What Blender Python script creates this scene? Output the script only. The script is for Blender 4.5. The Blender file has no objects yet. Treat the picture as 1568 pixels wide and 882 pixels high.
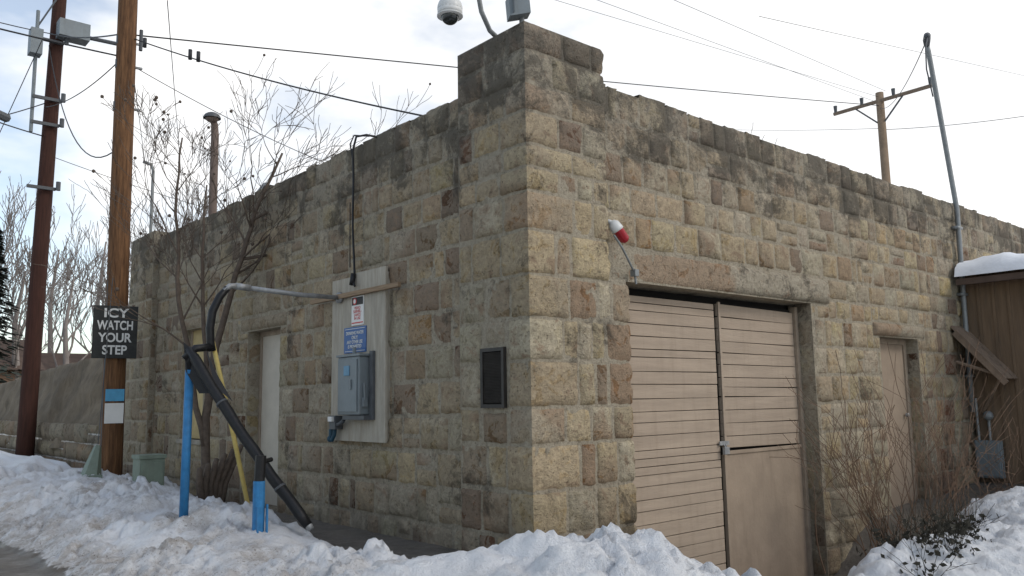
import bpy, math, random
from mathutils import Vector, Matrix, noise
random.seed(7)
V=Vector
# ------------------------------------------------------------------ helpers
class MB:
    def __init__(s): s.v=[];s.f=[];s.m=[];s.c=[]
    def add(s,vs,fs,m=0,c=(1,1,1)):
        o=len(s.v); s.v+= [tuple(p) for p in vs]; s.c+=[c]*len(vs) if not isinstance(c,list) else c
        for f in fs: s.f.append(tuple(i+o for i in f)); s.m.append(m)
    def box(s,a,b,m=0,c=(1,1,1)):
        x0,y0,z0=[min(a[i],b[i]) for i in range(3)];x1,y1,z1=[max(a[i],b[i]) for i in range(3)]
        s.add([(x0,y0,z0),(x1,y0,z0),(x1,y1,z0),(x0,y1,z0),(x0,y0,z1),(x1,y0,z1),(x1,y1,z1),(x0,y1,z1)],
          [(0,3,2,1),(4,5,6,7),(0,1,5,4),(1,2,6,5),(2,3,7,6),(3,0,4,7)],m,c)
    def obox(s,cen,X,Y,Z,m=0,c=(1,1,1)):
        cen=V(cen);X=V(X);Y=V(Y);Z=V(Z)
        vs=[cen+X*a+Y*b+Z*d for d in(-1,1) for a,b in((-1,-1),(1,-1),(1,1),(-1,1))]
        s.add(vs,[(0,3,2,1),(4,5,6,7),(0,1,5,4),(1,2,6,5),(2,3,7,6),(3,0,4,7)],m,c)
    def tube(s,pts,rad,n=8,m=0,cap=True,c=(1,1,1)):
        pts=[V(p) for p in pts]
        if not isinstance(rad,(list,tuple)): rad=[rad]*len(pts)
        vs=[];fs=[];up=None
        for i,p in enumerate(pts):
            t=(pts[min(i+1,len(pts)-1)]-pts[max(i-1,0)])
            if t.length<1e-7:t=V((0,0,1))
            t.normalize()
            if up is None: up=t.orthogonal().normalized()
            up=(up-t*up.dot(t))
            if up.length<1e-5: up=t.orthogonal()
            up.normalize(); w=t.cross(up)
            for k in range(n):
                a=2*math.pi*k/n; vs.append(p+(up*math.cos(a)+w*math.sin(a))*rad[i])
        for i in range(len(pts)-1):
            for k in range(n):
                k2=(k+1)%n; fs.append((i*n+k,i*n+k2,(i+1)*n+k2,(i+1)*n+k))
        if cap: fs.append(tuple(range(n))[::-1]); fs.append(tuple((len(pts)-1)*n+k for k in range(n)))
        s.add(vs,fs,m,c)
    def sphere(s,cen,r,m=0,n=12,sc=(1,1,1),z0=-1,z1=1,c=(1,1,1)):
        vs=[];fs=[];R=n//2+1
        a0=math.asin(max(-1,min(1,z0)));a1=math.asin(max(-1,min(1,z1)))
        for i in range(R+1):
            th=a0+(a1-a0)*i/R
            for k in range(n):
                a=2*math.pi*k/n; vs.append((cen[0]+r*sc[0]*math.cos(th)*math.cos(a),cen[1]+r*sc[1]*math.cos(th)*math.sin(a),cen[2]+r*sc[2]*math.sin(th)))
        for i in range(R):
            for k in range(n):
                k2=(k+1)%n; fs.append((i*n+k,i*n+k2,(i+1)*n+k2,(i+1)*n+k))
        s.add(vs,fs,m,c)
def finish(name,mb,mats,parent=None,smooth=False,bevel=0):
    me=bpy.data.meshes.new(name); me.from_pydata(mb.v,[],mb.f)
    for m in mats: me.materials.append(m)
    me.polygons.foreach_set("material_index",mb.m)
    if smooth: me.polygons.foreach_set("use_smooth",[True]*len(mb.f))
    at=me.color_attributes.new("Col",'FLOAT_COLOR','POINT')
    at.data.foreach_set("color",[x for c in mb.c for x in (c[0],c[1],c[2],1.0)])
    me.update()
    o=bpy.data.objects.new(name,me); bpy.context.scene.collection.objects.link(o)
    if parent: o.parent=parent
    if bevel:
        b=o.modifiers.new("bevel",'BEVEL'); b.width=bevel; b.segments=2; b.limit_method='ANGLE'
    return o
def empty(name):
    o=bpy.data.objects.new(name,None); o.empty_display_size=.2; bpy.context.scene.collection.objects.link(o); return o
def text(name,body,size,origin,X,Y,mat,parent,align='CENTER',ext=.001,sp=1.0,wide=1.0,bold=.012):
    cu=bpy.data.curves.new(name,'FONT'); cu.body=body; cu.size=size; cu.align_x=align; cu.extrude=ext; cu.space_line=sp
    cu.offset=size*bold
    t=bpy.data.objects.new(name+"_tmp",cu); bpy.context.scene.collection.objects.link(t)
    bpy.context.view_layer.update()
    me=bpy.data.meshes.new_from_object(t.evaluated_get(bpy.context.evaluated_depsgraph_get()))
    bpy.data.objects.remove(t)
    X=V(X).normalized();Y=V(Y).normalized();Z=X.cross(Y);O=V(origin)
    for v in me.vertices: v.co=O+X*v.co.x*wide+Y*v.co.y+Z*v.co.z
    me.materials.clear(); me.materials.append(mat)
    o=bpy.data.objects.new(name,me); bpy.context.scene.collection.objects.link(o); o.parent=parent
    return o
# ------------------------------------------------------------------ materials
def mat(name,col,rough=.8,var=.15,scale=8,bump=.0,bscale=30,metal=0,stretch=(1,1,1),col2=None,spec=.3,streak=0,scol=(.09,.075,.06)):
    m=bpy.data.materials.new(name); m.use_nodes=True; nt=m.node_tree; N=nt.nodes; L=nt.links
    b=N["Principled BSDF"]; b.inputs["Roughness"].default_value=rough; b.inputs["Metallic"].default_value=metal
    b.inputs["Specular IOR Level"].default_value=spec
    tc=N.new("ShaderNodeTexCoord"); mp=N.new("ShaderNodeMapping"); mp.inputs["Scale"].default_value=stretch
    L.new(tc.outputs["Object"],mp.inputs[0])
    n=N.new("ShaderNodeTexNoise"); n.inputs["Scale"].default_value=scale; n.inputs["Detail"].default_value=5; n.inputs["Roughness"].default_value=.65
    L.new(mp.outputs[0],n.inputs["Vector"])
    r=N.new("ShaderNodeValToRGB"); r.color_ramp.elements[0].position=.3; r.color_ramp.elements[1].position=.7
    c2=col2 or tuple(min(1,c*(1+var)) for c in col)
    r.color_ramp.elements[0].color=tuple(c*(1-var) for c in col)+(1,); r.color_ramp.elements[1].color=tuple(c2)+(1,)
    L.new(n.outputs[0],r.inputs[0]); out=r.outputs[0]
    if streak:
        m2=N.new("ShaderNodeMapping"); m2.inputs["Scale"].default_value=(7,7,.9); L.new(tc.outputs["Object"],m2.inputs[0])
        n3=N.new("ShaderNodeTexNoise"); n3.inputs["Scale"].default_value=1.6; n3.inputs["Detail"].default_value=6; n3.inputs["Roughness"].default_value=.7; L.new(m2.outputs[0],n3.inputs["Vector"])
        r3=N.new("ShaderNodeValToRGB"); r3.color_ramp.elements[0].position=.5; r3.color_ramp.elements[1].position=.78; r3.color_ramp.elements[1].color=(streak,streak,streak,1); L.new(n3.outputs[0],r3.inputs[0])
        mx=N.new("ShaderNodeMix"); mx.data_type='RGBA'; L.new(r3.outputs[0],mx.inputs[0]); L.new(out,mx.inputs[6]); mx.inputs[7].default_value=tuple(scol)+(1,); out=mx.outputs[2]
    L.new(out,b.inputs["Base Color"])
    if bump:
        n2=N.new("ShaderNodeTexNoise"); n2.inputs["Scale"].default_value=bscale; n2.inputs["Detail"].default_value=4
        L.new(mp.outputs[0],n2.inputs["Vector"])
        bp=N.new("ShaderNodeBump"); bp.inputs["Strength"].default_value=bump; bp.inputs["Distance"].default_value=.02
        L.new(n2.outputs[0],bp.inputs["Height"]); L.new(bp.outputs[0],b.inputs["Normal"])
    return m
def stone_mat(name="rough_stone",flat=None):
    m=bpy.data.materials.new(name); m.use_nodes=True; nt=m.node_tree; N=nt.nodes; L=nt.links
    b=N["Principled BSDF"]; b.inputs["Roughness"].default_value=.95; b.inputs["Specular IOR Level"].default_value=.12
    tc=N.new("ShaderNodeTexCoord"); a=N.new("ShaderNodeAttribute"); a.attribute_name="Col"
    def nz(s,d=4,ro=.65,dist=0):
        n=N.new("ShaderNodeTexNoise"); n.inputs["Scale"].default_value=s; n.inputs["Detail"].default_value=d; n.inputs["Roughness"].default_value=ro; n.inputs["Distortion"].default_value=dist
        L.new(tc.outputs["Object"],n.inputs["Vector"]); return n.outputs[0]
    def ramp(src,p0,p1,c0=(0,0,0,1),c1=(1,1,1,1)):
        r=N.new("ShaderNodeValToRGB"); r.color_ramp.elements[0].position=p0; r.color_ramp.elements[1].position=p1
        r.color_ramp.elements[0].color=c0; r.color_ramp.elements[1].color=c1; L.new(src,r.inputs[0]); return r.outputs[0]
    def mix(f,x,y,bt='MIX'):
        mx=N.new("ShaderNodeMix"); mx.data_type='RGBA'; mx.blend_type=bt
        for s,v in ((0,f),(6,x),(7,y)):
            if hasattr(v,'links'): L.new(v,mx.inputs[s])
            else: mx.inputs[s].default_value=v
        return mx.outputs[2]
    def math_(op,x,y):
        q=N.new("ShaderNodeMath"); q.operation=op
        for i,v in enumerate((x,y)):
            if hasattr(v,'links'): L.new(v,q.inputs[i])
            else: q.inputs[i].default_value=v
        return q.outputs[0]
    n26=nz(24,6,.75); n5=nz(5.5,6,.7,.6)
    src=a.outputs[0] if flat is None else flat+(1,)
    c=mix(1.0,src,ramp(n26,.32,.68,(.58,.55,.51,1),(1.28,1.26,1.22,1)),'MULTIPLY')
    rs=.80 if flat is None else .25
    c=mix(math_('MULTIPLY',ramp(n5,.56,.64),rs),c,(.20,.105,.050,1))
    c=mix(math_('MULTIPLY',ramp(n5,.43,.32),.30),c,(.50,.445,.35,1))
    sx=N.new("ShaderNodeSeparateXYZ"); L.new(tc.outputs["Object"],sx.inputs[0])
    hz=N.new("ShaderNodeMapRange"); L.new(sx.outputs[2],hz.inputs[0]); hz.inputs[1].default_value=2.8; hz.inputs[2].default_value=4.2
    lowf=nz(1.5,7,.8,.3)
    g=ramp(math_('ADD',lowf,math_('MULTIPLY',hz.outputs[0],.15)),.555,.65)
    c=mix(math_('MULTIPLY',g,.78),c,(.070,.060,.048,1))
    c=mix(math_('MULTIPLY',hz.outputs[0],.26),c,(.25,.235,.20,1))
    lz=N.new("ShaderNodeMapRange"); L.new(sx.outputs[2],lz.inputs[0]); lz.inputs[1].default_value=.7; lz.inputs[2].default_value=-.2
    c=mix(math_('MULTIPLY',math_('MULTIPLY',lz.outputs[0],ramp(nz(4,5),.35,.6)),.6),c,(.11,.085,.06,1))
    pit=ramp(nz(60,3,.6),.61,.69); c=mix(math_('MULTIPLY',pit,.65),c,(.10,.07,.045,1))
    L.new(c,b.inputs["Base Color"])
    h=math_('SUBTRACT',math_('ADD',n26,math_('MULTIPLY',nz(90,3,.6),.3)),math_('MULTIPLY',pit,.35))
    bp=N.new("ShaderNodeBump"); bp.inputs["Strength"].default_value=1.0; bp.inputs["Distance"].default_value=.034
    L.new(h,bp.inputs["Height"]); L.new(bp.outputs[0],b.inputs["Normal"])
    return m
M_stone=stone_mat()
M_mortar=stone_mat("mortar",(.36,.32,.25))
M_jamb=mat("painted_jamb",(.30,.24,.18),.85,.2,9,.2,40)
M_conc=mat("weathered_concrete",(.30,.27,.22),.95,.3,5,.4,40)
M_tan=mat("tan_painted_siding",(.36,.285,.215),.7,.13,3,.2,30,stretch=(.4,.4,4),streak=.35,scol=(.20,.15,.105))
M_tan2=mat("tan_painted_plywood",(.32,.248,.182),.7,.12,3,.15,30,streak=.4,scol=(.18,.13,.09))
M_white=mat("offwhite_door_paint",(.48,.43,.355),.6,.08,4,.1,30)
M_yel=mat("yellow_board",(.46,.36,.18),.75,.15,6,.1,30)
M_dark=mat("dark_void",(.012,.011,.010),.95,.2,6)
M_board=mat("weathered_board",(.37,.335,.275),.85,.18,5,.25,40,stretch=(1,3,.6),streak=.7,scol=(.23,.185,.13))
M_plank=mat("weathered_wood",(.27,.19,.12),.85,.3,10,.3,40,stretch=(1,.3,4))
M_grey=mat("grey_enamel",(.18,.205,.215),.5,.12,4,streak=.4,scol=(.12,.11,.10))
M_dgrey=mat("dark_grey_metal",(.08,.085,.09),.5,.15,10)
M_bronze=mat("dark_bronze",(.034,.030,.026),.5,.3,10)
M_black=mat("black_rubber",(.012,.012,.013),.42,.35,20,.15,60)
M_blue=mat("blue_paint",(.03,.17,.37),.5,.2,14,.1,40,streak=.6,scol=(.10,.12,.14))
M_bsign=mat("blue_sign",(.015,.085,.26),.4,.08,6)
M_wsign=mat("white_sign",(.66,.65,.62),.45,.05,6)
M_rsign=mat("red_print",(.5,.03,.03),.4,.05,6)
M_kblack=mat("black_print",(.02,.02,.02),.5,.05,6)
M_signblack=mat("faded_black_sign",(.024,.025,.024),.6,.35,14)
M_wtext=mat("white_lettering",(.60,.60,.58),.6,.12,20)
M_ypole=mat("yellow_paint",(.54,.42,.14),.55,.15,12,streak=.5)
M_steel=mat("galvanised_steel",(.31,.315,.315),.5,.25,12,metal=.4,streak=.5)
M_pipe=mat("grey_conduit",(.22,.23,.23),.45,.15,12,metal=.3)
M_pole=mat("creosote_pole",(.115,.052,.023),.85,.5,9,.7,30,stretch=(3,3,.25),col2=(.215,.108,.048),streak=.85,scol=(.040,.020,.010))
M_pole2=mat("dark_red_pole",(.046,.018,.012),.85,.35,9,.4,30,stretch=(3,3,.25))
M_bark=mat("bare_bark",(.105,.08,.062),.9,.3,15)
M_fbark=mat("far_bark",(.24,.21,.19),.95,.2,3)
M_shrub=mat("dry_twigs",(.15,.095,.062),.9,.3,15)
M_leaf=mat("dark_leaves",(.028,.026,.018),.8,.4,10)
M_conif=mat("conifer_needles",(.035,.045,.035),.9,.4,2)
M_wire=mat("black_wire",(.035,.035,.037),.6,.1,5)
M_wcam=mat("white_plastic",(.58,.58,.56),.35,.06,5)
M_glass=mat("smoked_dome",(.02,.025,.025),.1,.1,5,spec=.6)
M_red=mat("red_lens",(.33,.012,.02),.25,.1,8,spec=.6)
M_green=mat("pale_green_box",(.17,.21,.165),.6,.12,8,streak=.4)
M_brown=mat("brown_siding",(.17,.115,.072),.8,.25,4,.2,30,stretch=(3,3,.3),streak=.6)
M_awn=mat("awning_planks",(.22,.16,.115),.85,.25,6,.2,30,streak=.5)
M_snow2=mat("roof_snow",(.78,.79,.81),.6,.03,3,.4,12)
M_roof=mat("house_roof",(.10,.07,.055),.9,.2,3)
M_house=mat("house_wall",(.20,.13,.09),.9,.2,2)
M_roofing=mat("flat_roofing",(.16,.155,.15),.95,.2,3)
M_render=mat("retaining_concrete",(.16,.128,.09),.95,.38,1.6,.8,7,streak=.75,scol=(.065,.050,.034))
# ------------------------------------------------------------------ camera
f=1268.8;al=math.radians(49.07);th=math.radians(7.632);ro=.017
F=V((math.cos(al)*math.cos(th),math.sin(al)*math.cos(th),math.sin(th)))
R=V((math.sin(al),-math.cos(al),0));U=R.cross(F)
R,U=math.cos(ro)*R-math.sin(ro)*U, math.sin(ro)*R+math.cos(ro)*U
cd=bpy.data.cameras.new("camera"); cam=bpy.data.objects.new("camera",cd); bpy.context.scene.collection.objects.link(cam)
cam.matrix_world=Matrix(((R.x,U.x,-F.x,-4.361),(R.y,U.y,-F.y,-4.821),(R.z,U.z,-F.z,1.2),(0,0,0,1)))
cd.sensor_width=36; cd.lens=f/1568*36; cd.clip_end=2000; cd.clip_start=.05
bpy.context.scene.camera=cam
# ------------------------------------------------------------------ stone walls
PAL=[((.475,.375,.235),5),((.42,.33,.205),5),((.41,.355,.265),3.6),((.49,.385,.225),3.4),((.475,.41,.30),3.8),((.34,.255,.165),2.8),((.25,.165,.105),1.5),((.165,.095,.062),1.25),((.38,.25,.135),1.3)]
RED=[(.22,.11,.07),(.17,.085,.055),(.28,.16,.09)]
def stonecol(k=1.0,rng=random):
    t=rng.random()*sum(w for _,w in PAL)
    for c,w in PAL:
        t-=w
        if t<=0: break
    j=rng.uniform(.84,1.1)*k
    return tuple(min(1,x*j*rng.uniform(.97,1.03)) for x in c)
def ss(a,b,x):
    t=max(0,min(1,(x-a)/(b-a))); return t*t*(3-2*t)
def block(mb,O,u,n,u0,u1,z0,z1,col,cell=.04,c0=False,c1=False,d=.030,top=False,seed=0,rough=1.0,jit=1.0):
    g=.009
    a=u0 if c0 else u0+g+random.uniform(-.003,.007)*jit; b=u1 if c1 else u1-g-random.uniform(-.003,.007)*jit
    za=z0+g; zb=z1-g
    if not(c0 or c1): za+=random.uniform(-.004,.012)*jit; zb-=random.uniform(-.004,.012)*jit
    if b-a<.04 or zb-za<.03: return
    def lin(a,b,ca,cb):
        k=max(1,int((b-a-.04)/cell))
        lo=a if ca else a+.013; hi=b if cb else b-.013
        L=[] if ca else [a]
        L+=[lo+(hi-lo)*i/k for i in range(k+1)]
        if not cb: L.append(b)
        return L
    us=lin(a,b,c0,c1); zs=lin(za,zb,False,False)
    tu=random.uniform(-.035,.035); tz=random.uniform(-.03,.05); dd=d*random.uniform(.5,1.35); sd=random.uniform(0,50)
    # second tint per stone: one end or one corner of many stones is browner
    two=random.random()<.38; ca_=random.uniform(0,6.28); alt=random.choice([(.28,.16,.085),(.20,.12,.07),(.50,.435,.32),(.33,.27,.19)])
    vs=[];cs=[];nu=len(us)
    for z in zs:
        ez=min(z-za,zb-z)
        for i,uu in enumerate(us):
            e=ez
            if not c0: e=min(e,uu-a)
            if not c1: e=min(e,b-uu)
            rmp=min(1,e/.036)**.6
            P=O+u*uu+V((0,0,z)); Q=P+V((sd,sd*.3,0)) if not(c0 or c1) else P
            n7=noise.noise(Q*7); nn=(n7*.020+noise.noise(Q*19)*.014+noise.noise(Q*40)*.007)*rough
            h=-.006+rmp*(dd+nn+tu*(uu-(a+b)/2)+tz*(z-(za+zb)/2))
            wob=V((0,0,noise.noise(P*12)*.011*jit))+u*(noise.noise(P*12+V((9,9,9)))*.011*jit)
            corner=(c0 and i==0) or (c1 and i==nu-1)
            if corner:
                cc=(.018+.016*noise.noise(V((0,0,z*11)))+.008*noise.noise(V((0,0,z*31))))*(rmp*.75+.25)
                P=O+u*(uu-cc if i==0 else uu+cc)+V((0,0,z))+n*cc
            else: P=P+n*h+wob
            vs.append(P)
            if two:
                t=ss(-.05,.12,math.cos(ca_)*(uu-(a+b)/2)+math.sin(ca_)*(z-(za+zb)/2)+n7*.12)*.7
                cs.append(tuple(col[q]*(1-t)+alt[q]*t for q in range(3)))
            else: cs.append(col)
    nz_=len(zs); fs=[(j*nu+i,j*nu+i+1,(j+1)*nu+i+1,(j+1)*nu+i) for j in range(nz_-1) for i in range(nu-1)]
    if top:
        o=len(vs); zt=random.uniform(-.02,.025)
        for i,uu in enumerate(us): vs[(nz_-1)*nu+i]=vs[(nz_-1)*nu+i]+n*.012+V((0,0,zt))
        for back in (.08,.2,.32):
            for i,uu in enumerate(us):
                P=O+u*uu-n*back; vs.append(P+V((0,0,zb+zt+noise.noise(P*12+V((0,0,zb*12)))*.012))); cs.append(col)
        rows=[(nz_-1)*nu,o,o+nu,o+2*nu]
        for r in range(3): fs+=[(rows[r]+i,rows[r]+i+1,rows[r+1]+i+1,rows[r+1]+i) for i in range(nu-1)]
    mb.add(vs,fs,0,cs)
def wall(mb,O,u,n,a,b,zs,ops,cell=.04,k=1.0,wmin=.2,wmax=.48,topflag=True,d=.030,redzone=None,rough=1.0):
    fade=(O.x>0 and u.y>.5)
    for r in range(len(zs)-1):
        z0,z1=zs[r],zs[r+1]; x=a-random.uniform(0,.2)
        while x<b-.01:
            w=random.uniform(wmin,wmax)
            if random.random()<.13: w=random.uniform(.11,.18)
            x1=x+w
            if b-x1<.14: x1=b
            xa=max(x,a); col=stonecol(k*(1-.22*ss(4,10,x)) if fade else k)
            if z1>3.6 and topflag: col=tuple(c*.6+g_*.4 for c,g_ in zip(col,(.22,.20,.165)))
            if redzone and redzone[0]<x<redzone[1] and z0<redzone[2] and random.random()<.4: col=random.choice(RED)
            if xa<x1-.05:
                cuts=sorted(set([xa,min(x1,b)]+[c for o in ops for c in (o[0],o[1]) if xa<c<min(x1,b) and o[2]<z1 and o[3]>z0]))
                for p,q in zip(cuts,cuts[1:]):
                    segs=[(z0,z1)]
                    for o in ops:
                        if o[0]<(p+q)/2<o[1]:
                            ns=[]
                            for s0,s1 in segs:
                                if o[3]<=s0 or o[2]>=s1: ns.append((s0,s1)); continue
                                if o[2]>s0: ns.append((s0,o[2]))
                                if o[3]<s1: ns.append((o[3],s1))
                            segs=ns
                    for s0,s1 in segs:
                        if s1-s0<.05 or q-p<.05: continue
                        if s1-s0>.24 and random.random()<.06:
                            m_=s0+(s1-s0)*random.uniform(.4,.6)
                            block(mb,O,u,n,p,q,s0,m_,col,cell,d=d,rough=rough); block(mb,O,u,n,p,q,m_,s1,stonecol(k),cell,d=d,rough=rough)
                        else:
                            block(mb,O,u,n,p,q,s0,s1,col,cell,top=(topflag and r==len(zs)-2),d=d,rough=rough)
            x=x1
def core(mb,O,u,n,a,b,z0,z1,ops,dep,m=0):
    us=sorted(set([a,b]+[c for o in ops for c in o[:2] if a<c<b]))
    for p,q in zip(us,us[1:]):
        sp=[(z0,z1)]
        for o in ops:
            if o[0]<(p+q)/2<o[1]:
                ns=[]
                for s0,s1 in sp:
                    if o[3]<=s0 or o[2]>=s1: ns.append((s0,s1)); continue
                    if o[2]>s0: ns.append((s0,o[2]))
                    if o[3]<s1: ns.append((o[3],s1))
                sp=ns
        for s0,s1 in sp:
            A=O+u*p+V((0,0,s0)); B=O+u*q-n*dep+V((0,0,s1)); mb.box(A,B,m)
B=empty("stone_building")
uL,nL,OL=V((0,1,0)),V((-1,0,0)),V((.08,0,0))
uR,nR,OR=V((1,0,0)),V((0,-1,0)),V((0,.08,0))
zL=[-.45,-.22,.10,.42,.74,1.06,1.38,1.70,2.01,2.31,2.58,2.86,3.13,3.41,3.68,3.95]
zR=[-1.1,-.80,-.50,-.22,.12,.44,.77,1.10,1.42,1.74,2.06,2.30,2.55,2.86,3.12,3.41,3.72,4.03]
doorL=(4.60,5.55,-.05,2.12); winL=(7.05,7.95,.70,2.31)
lin1=(4.42,5.78,2.12,2.30); lin2=(6.85,8.12,2.31,2.47)
gar=(1.15,4.42,-1.1,2.23); lin3=(.91,4.81,2.23,2.54)
sdr=(6.05,7.15,-.35,1.91); lin4=(5.88,7.38,1.91,2.10)
mb=MB()
wall(mb,OL,uL,nL,.93,9.15,zL,[doorL,winL,lin1,lin2],.038,.82)  # stones darkened overall: this face's shade and brown weathering put into their colour
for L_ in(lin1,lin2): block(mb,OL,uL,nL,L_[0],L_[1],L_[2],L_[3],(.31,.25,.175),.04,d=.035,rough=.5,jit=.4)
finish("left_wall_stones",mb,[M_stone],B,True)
mb=MB()
wall(mb,OR,uR,nR,.93,9.2,zR,[(gar[0]-.3,)+gar[1:],lin3,sdr,lin4],.038,.97,wmin=.19,wmax=.46,redzone=(7.3,8.8,1.7))
wall(mb,OR,uR,nR,9.2,16,zR[9:],[],.07,.97)
block(mb,OR,uR,nR,.96,lin3[1],lin3[2],lin3[3],(.36,.32,.25),.04,d=.045,rough=.5,jit=.5)
block(mb,OR,uR,nR,lin4[0],lin4[1],lin4[2],lin4[3],(.36,.31,.235),.04,d=.04,rough=.5,jit=.5)
wall(mb,V((4.42,0,0)),V((0,1,0)),V((-1,0,0)),.08,.40,[z for z in zR if z<2.25],[],.05,.8,wmin=.3,wmax=.33,topflag=False,d=.012)
wall(mb,V((7.15,0,0)),V((0,1,0)),V((-1,0,0)),.08,.34,[z for z in zR if -.7<z<2.0],[],.05,.7,wmin=.3,wmax=.33,topflag=False,d=.012)
wall(mb,V((0,5.55,0)),V((1,0,0)),V((0,-1,0)),.08,.34,[z for z in zL if z<2.2],[],.05,.7,wmin=.3,wmax=.33,topflag=False,d=.01)
finish("right_wall_stones",mb,[M_stone],B,True)
# corner pillar
zP=[-.95,-.6,-.25,.13,.48,.84,1.13,1.50,1.84,2.19,2.55,2.87,3.07,3.26,3.54,3.78,4.06,4.31]
vent=(.29,.60,1.10,1.64)
mb=MB(); O0=V((0,0,0))
for r in range(len(zP)-1):
    z0,z1=zP[r],zP[r+1]
    cc=stonecol(1.0)
    if sum(cc)<.85: cc=stonecol(1.0)
    def TT(c): return c if z1<3.9 else tuple(a_*.65+b_*.35 for a_,b_ in zip(c,(.22,.20,.165)))
    cc=TT(cc)
    la=random.choice([.28,.5,.34,.55]) if r%2 else random.choice([.22,.3,.26])
    if z0<vent[3] and z1>vent[2]: la=.27
    rr=random.choice([.3,.36]) if r%2 else random.choice([.44,.52])
    lc=tuple(x*.9 for x in cc)  # left pillar face darker than the right: shade put into stone colour
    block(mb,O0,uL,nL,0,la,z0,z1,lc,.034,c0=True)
    block(mb,O0,uR,nR,0,rr,z0,z1,cc,.034,c0=True)
    x=la
    while x<.90:
        x1=x+random.uniform(.22,.42)
        if .91-x1<.14: x1=.91
        cuts=sorted(set([x,x1]+[c for c in vent[:2] if x<c<x1 and z0<vent[3] and z1>vent[2]]))
        for p,q in zip(cuts,cuts[1:]):
            if z0<vent[3] and z1>vent[2] and vent[0]<(p+q)/2<vent[1]:
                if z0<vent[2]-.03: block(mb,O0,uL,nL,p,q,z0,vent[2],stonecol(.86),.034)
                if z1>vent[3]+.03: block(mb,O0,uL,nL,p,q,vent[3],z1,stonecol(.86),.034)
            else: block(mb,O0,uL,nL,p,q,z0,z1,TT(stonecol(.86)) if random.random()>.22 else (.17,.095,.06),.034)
        x=x1
    end=1.15 if z1<2.25 else .91; x=rr
    while x<end-.01:
        x1=x+random.uniform(.15,.34)
        if end-x1<.12: x1=end
        block(mb,O0,uR,nR,x,x1,z0,z1,TT(stonecol(1.0)) if random.random()>.12 else (.27,.165,.095),.034,c1=(x1==end)); x=x1
wall(mb,V((.91,0,0)),V((0,1,0)),V((1,0,0)),0,.91,zP[11:],[],.05,.9,topflag=False)
wall(mb,V((0,.91,0)),V((1,0,0)),V((0,1,0)),0,.91,zP[3:],[],.06,.8,topflag=False)
finish("corner_pillar_stones",mb,[M_stone],B,True)
mb=MB(); OE=V((-.02,0,0)); zE=[-.4,-.1,.25,.6,.95,1.3,1.62,1.95,2.28,2.6,2.92,3.2,3.5,3.8,4.07]
wall(mb,OE,uL,nL,9.15,10.35,zE,[],.055,.66,topflag=False)
wall(mb,V((0,9.15,0)),V((1,0,0)),V((0,-1,0)),-.02,.08,zE,[],.05,.66,wmin=.2,wmax=.3,topflag=False,d=.01)
finish("end_pillar_stones",mb,[M_stone],B,True)
mb=MB()
core(mb,OL,uL,nL,.91,9.15,-1.2,3.93,[doorL,winL],.30)
core(mb,OR,uR,nR,.91,16,-1.2,4.01,[gar,sdr],.32)
mb.box((0,0,-1.2),(.91,.91,4.30)); mb.box((.911,0,-1.2),(1.15,.079,2.228))
mb.box((-.02,9.15,-1.2),(.5,10.35,4.05))
mb.box((.38,10.05,-1.2),(16,10.33,3.93)); mb.box((15.7,.4,-1.2),(15.98,10.05,3.93))
finish("wall_core",mb,[M_mortar],B)
mb=MB(); mb.box((.38,.40,3.45),(15.7,10.05,3.55)); finish("flat_roof",mb,[M_roofing],B)
mb=MB(); mb.box((1.16,.10,2.235),(4.41,.39,2.26)); mb.box((.04,winL[0]-.03,winL[2]-.07),(.3,winL[1]+.03,winL[2]))
finish("sills",mb,[M_conc],B,bevel=.01)
mb=MB(); mb.box((.26,4.60,-.05),(.30,5.55,2.12),0); mb.box((.245,4.60,-.05),(.26,4.66,2.12),1);mb.box((.245,5.49,-.05),(.26,5.55,2.12),1);mb.box((.245,4.66,2.06),(.26,5.49,2.12),1)
mb.box((.235,4.70,.95),(.26,4.76,1.05),2); mb.tube([(.26,4.74,1.0),(.20,4.74,1.0)],.022,8,2); mb.sphere((.19,4.74,1.0),.032,2,10)
finish("left_door",mb,[M_white,M_jamb,M_steel],B)
mb=MB(); mb.box((.22,7.05,.70),(.26,7.95,2.31),0);mb.box((.205,7.05,.70),(.22,7.11,2.31),1);mb.box((.205,7.89,.70),(.22,7.95,2.31),1);mb.box((.205,7.11,1.48),(.22,7.89,1.52),1)
finish("boarded_window",mb,[M_yel,M_jamb],B)
mb=MB(); mb.box((6.05,.26,-.35),(7.15,.30,1.91),0)
mb.box((6.05,.24,-.35),(6.13,.26,1.91),1);mb.box((7.07,.24,-.35),(7.15,.26,1.91),1);mb.box((6.13,.24,1.84),(7.07,.26,1.91),1);mb.sphere((6.98,.22,.9),.03,2,8)
finish("side_door",mb,[M_tan2,M_jamb,M_steel],B)
# garage door
mb=MB(); yd=.27
mb.box((1.15,.37,-1.1),(4.42,.40,2.23),2)
z=-1.09
while z<2.14:
    h=random.choice([.075,.12,.12,.135,.10]); h=min(h,2.15-z)
    if h>.03:
        mb.obox((1.99,yd+.015+random.uniform(-.003,.003),z+h/2-.004),(.825,0,random.uniform(-.003,.003)),(0,.013,random.uniform(0,.002)),(0,0,h/2-.0033),0)
    z+=h
z=.66
while z<2.15:
    h=random.choice([.075,.12,.12,.135,.10]); h=min(h,2.17-z)
    if h>.03: mb.obox((3.62,yd+.028+random.uniform(-.003,.003),z+h/2-.004),(.735,0,-.006+random.uniform(-.003,.003)),(0,.013,0),(0,0,h/2-.0033),0)
    z+=h
mb.box((1.16,yd+.03,-1.09),(2.82,yd+.05,2.15),2); mb.box((2.885,yd+.045,.66),(4.36,yd+.06,2.17),2)
mb.box((2.91,yd+.015,-1.09),(4.36,yd+.045,.635),1)
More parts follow.
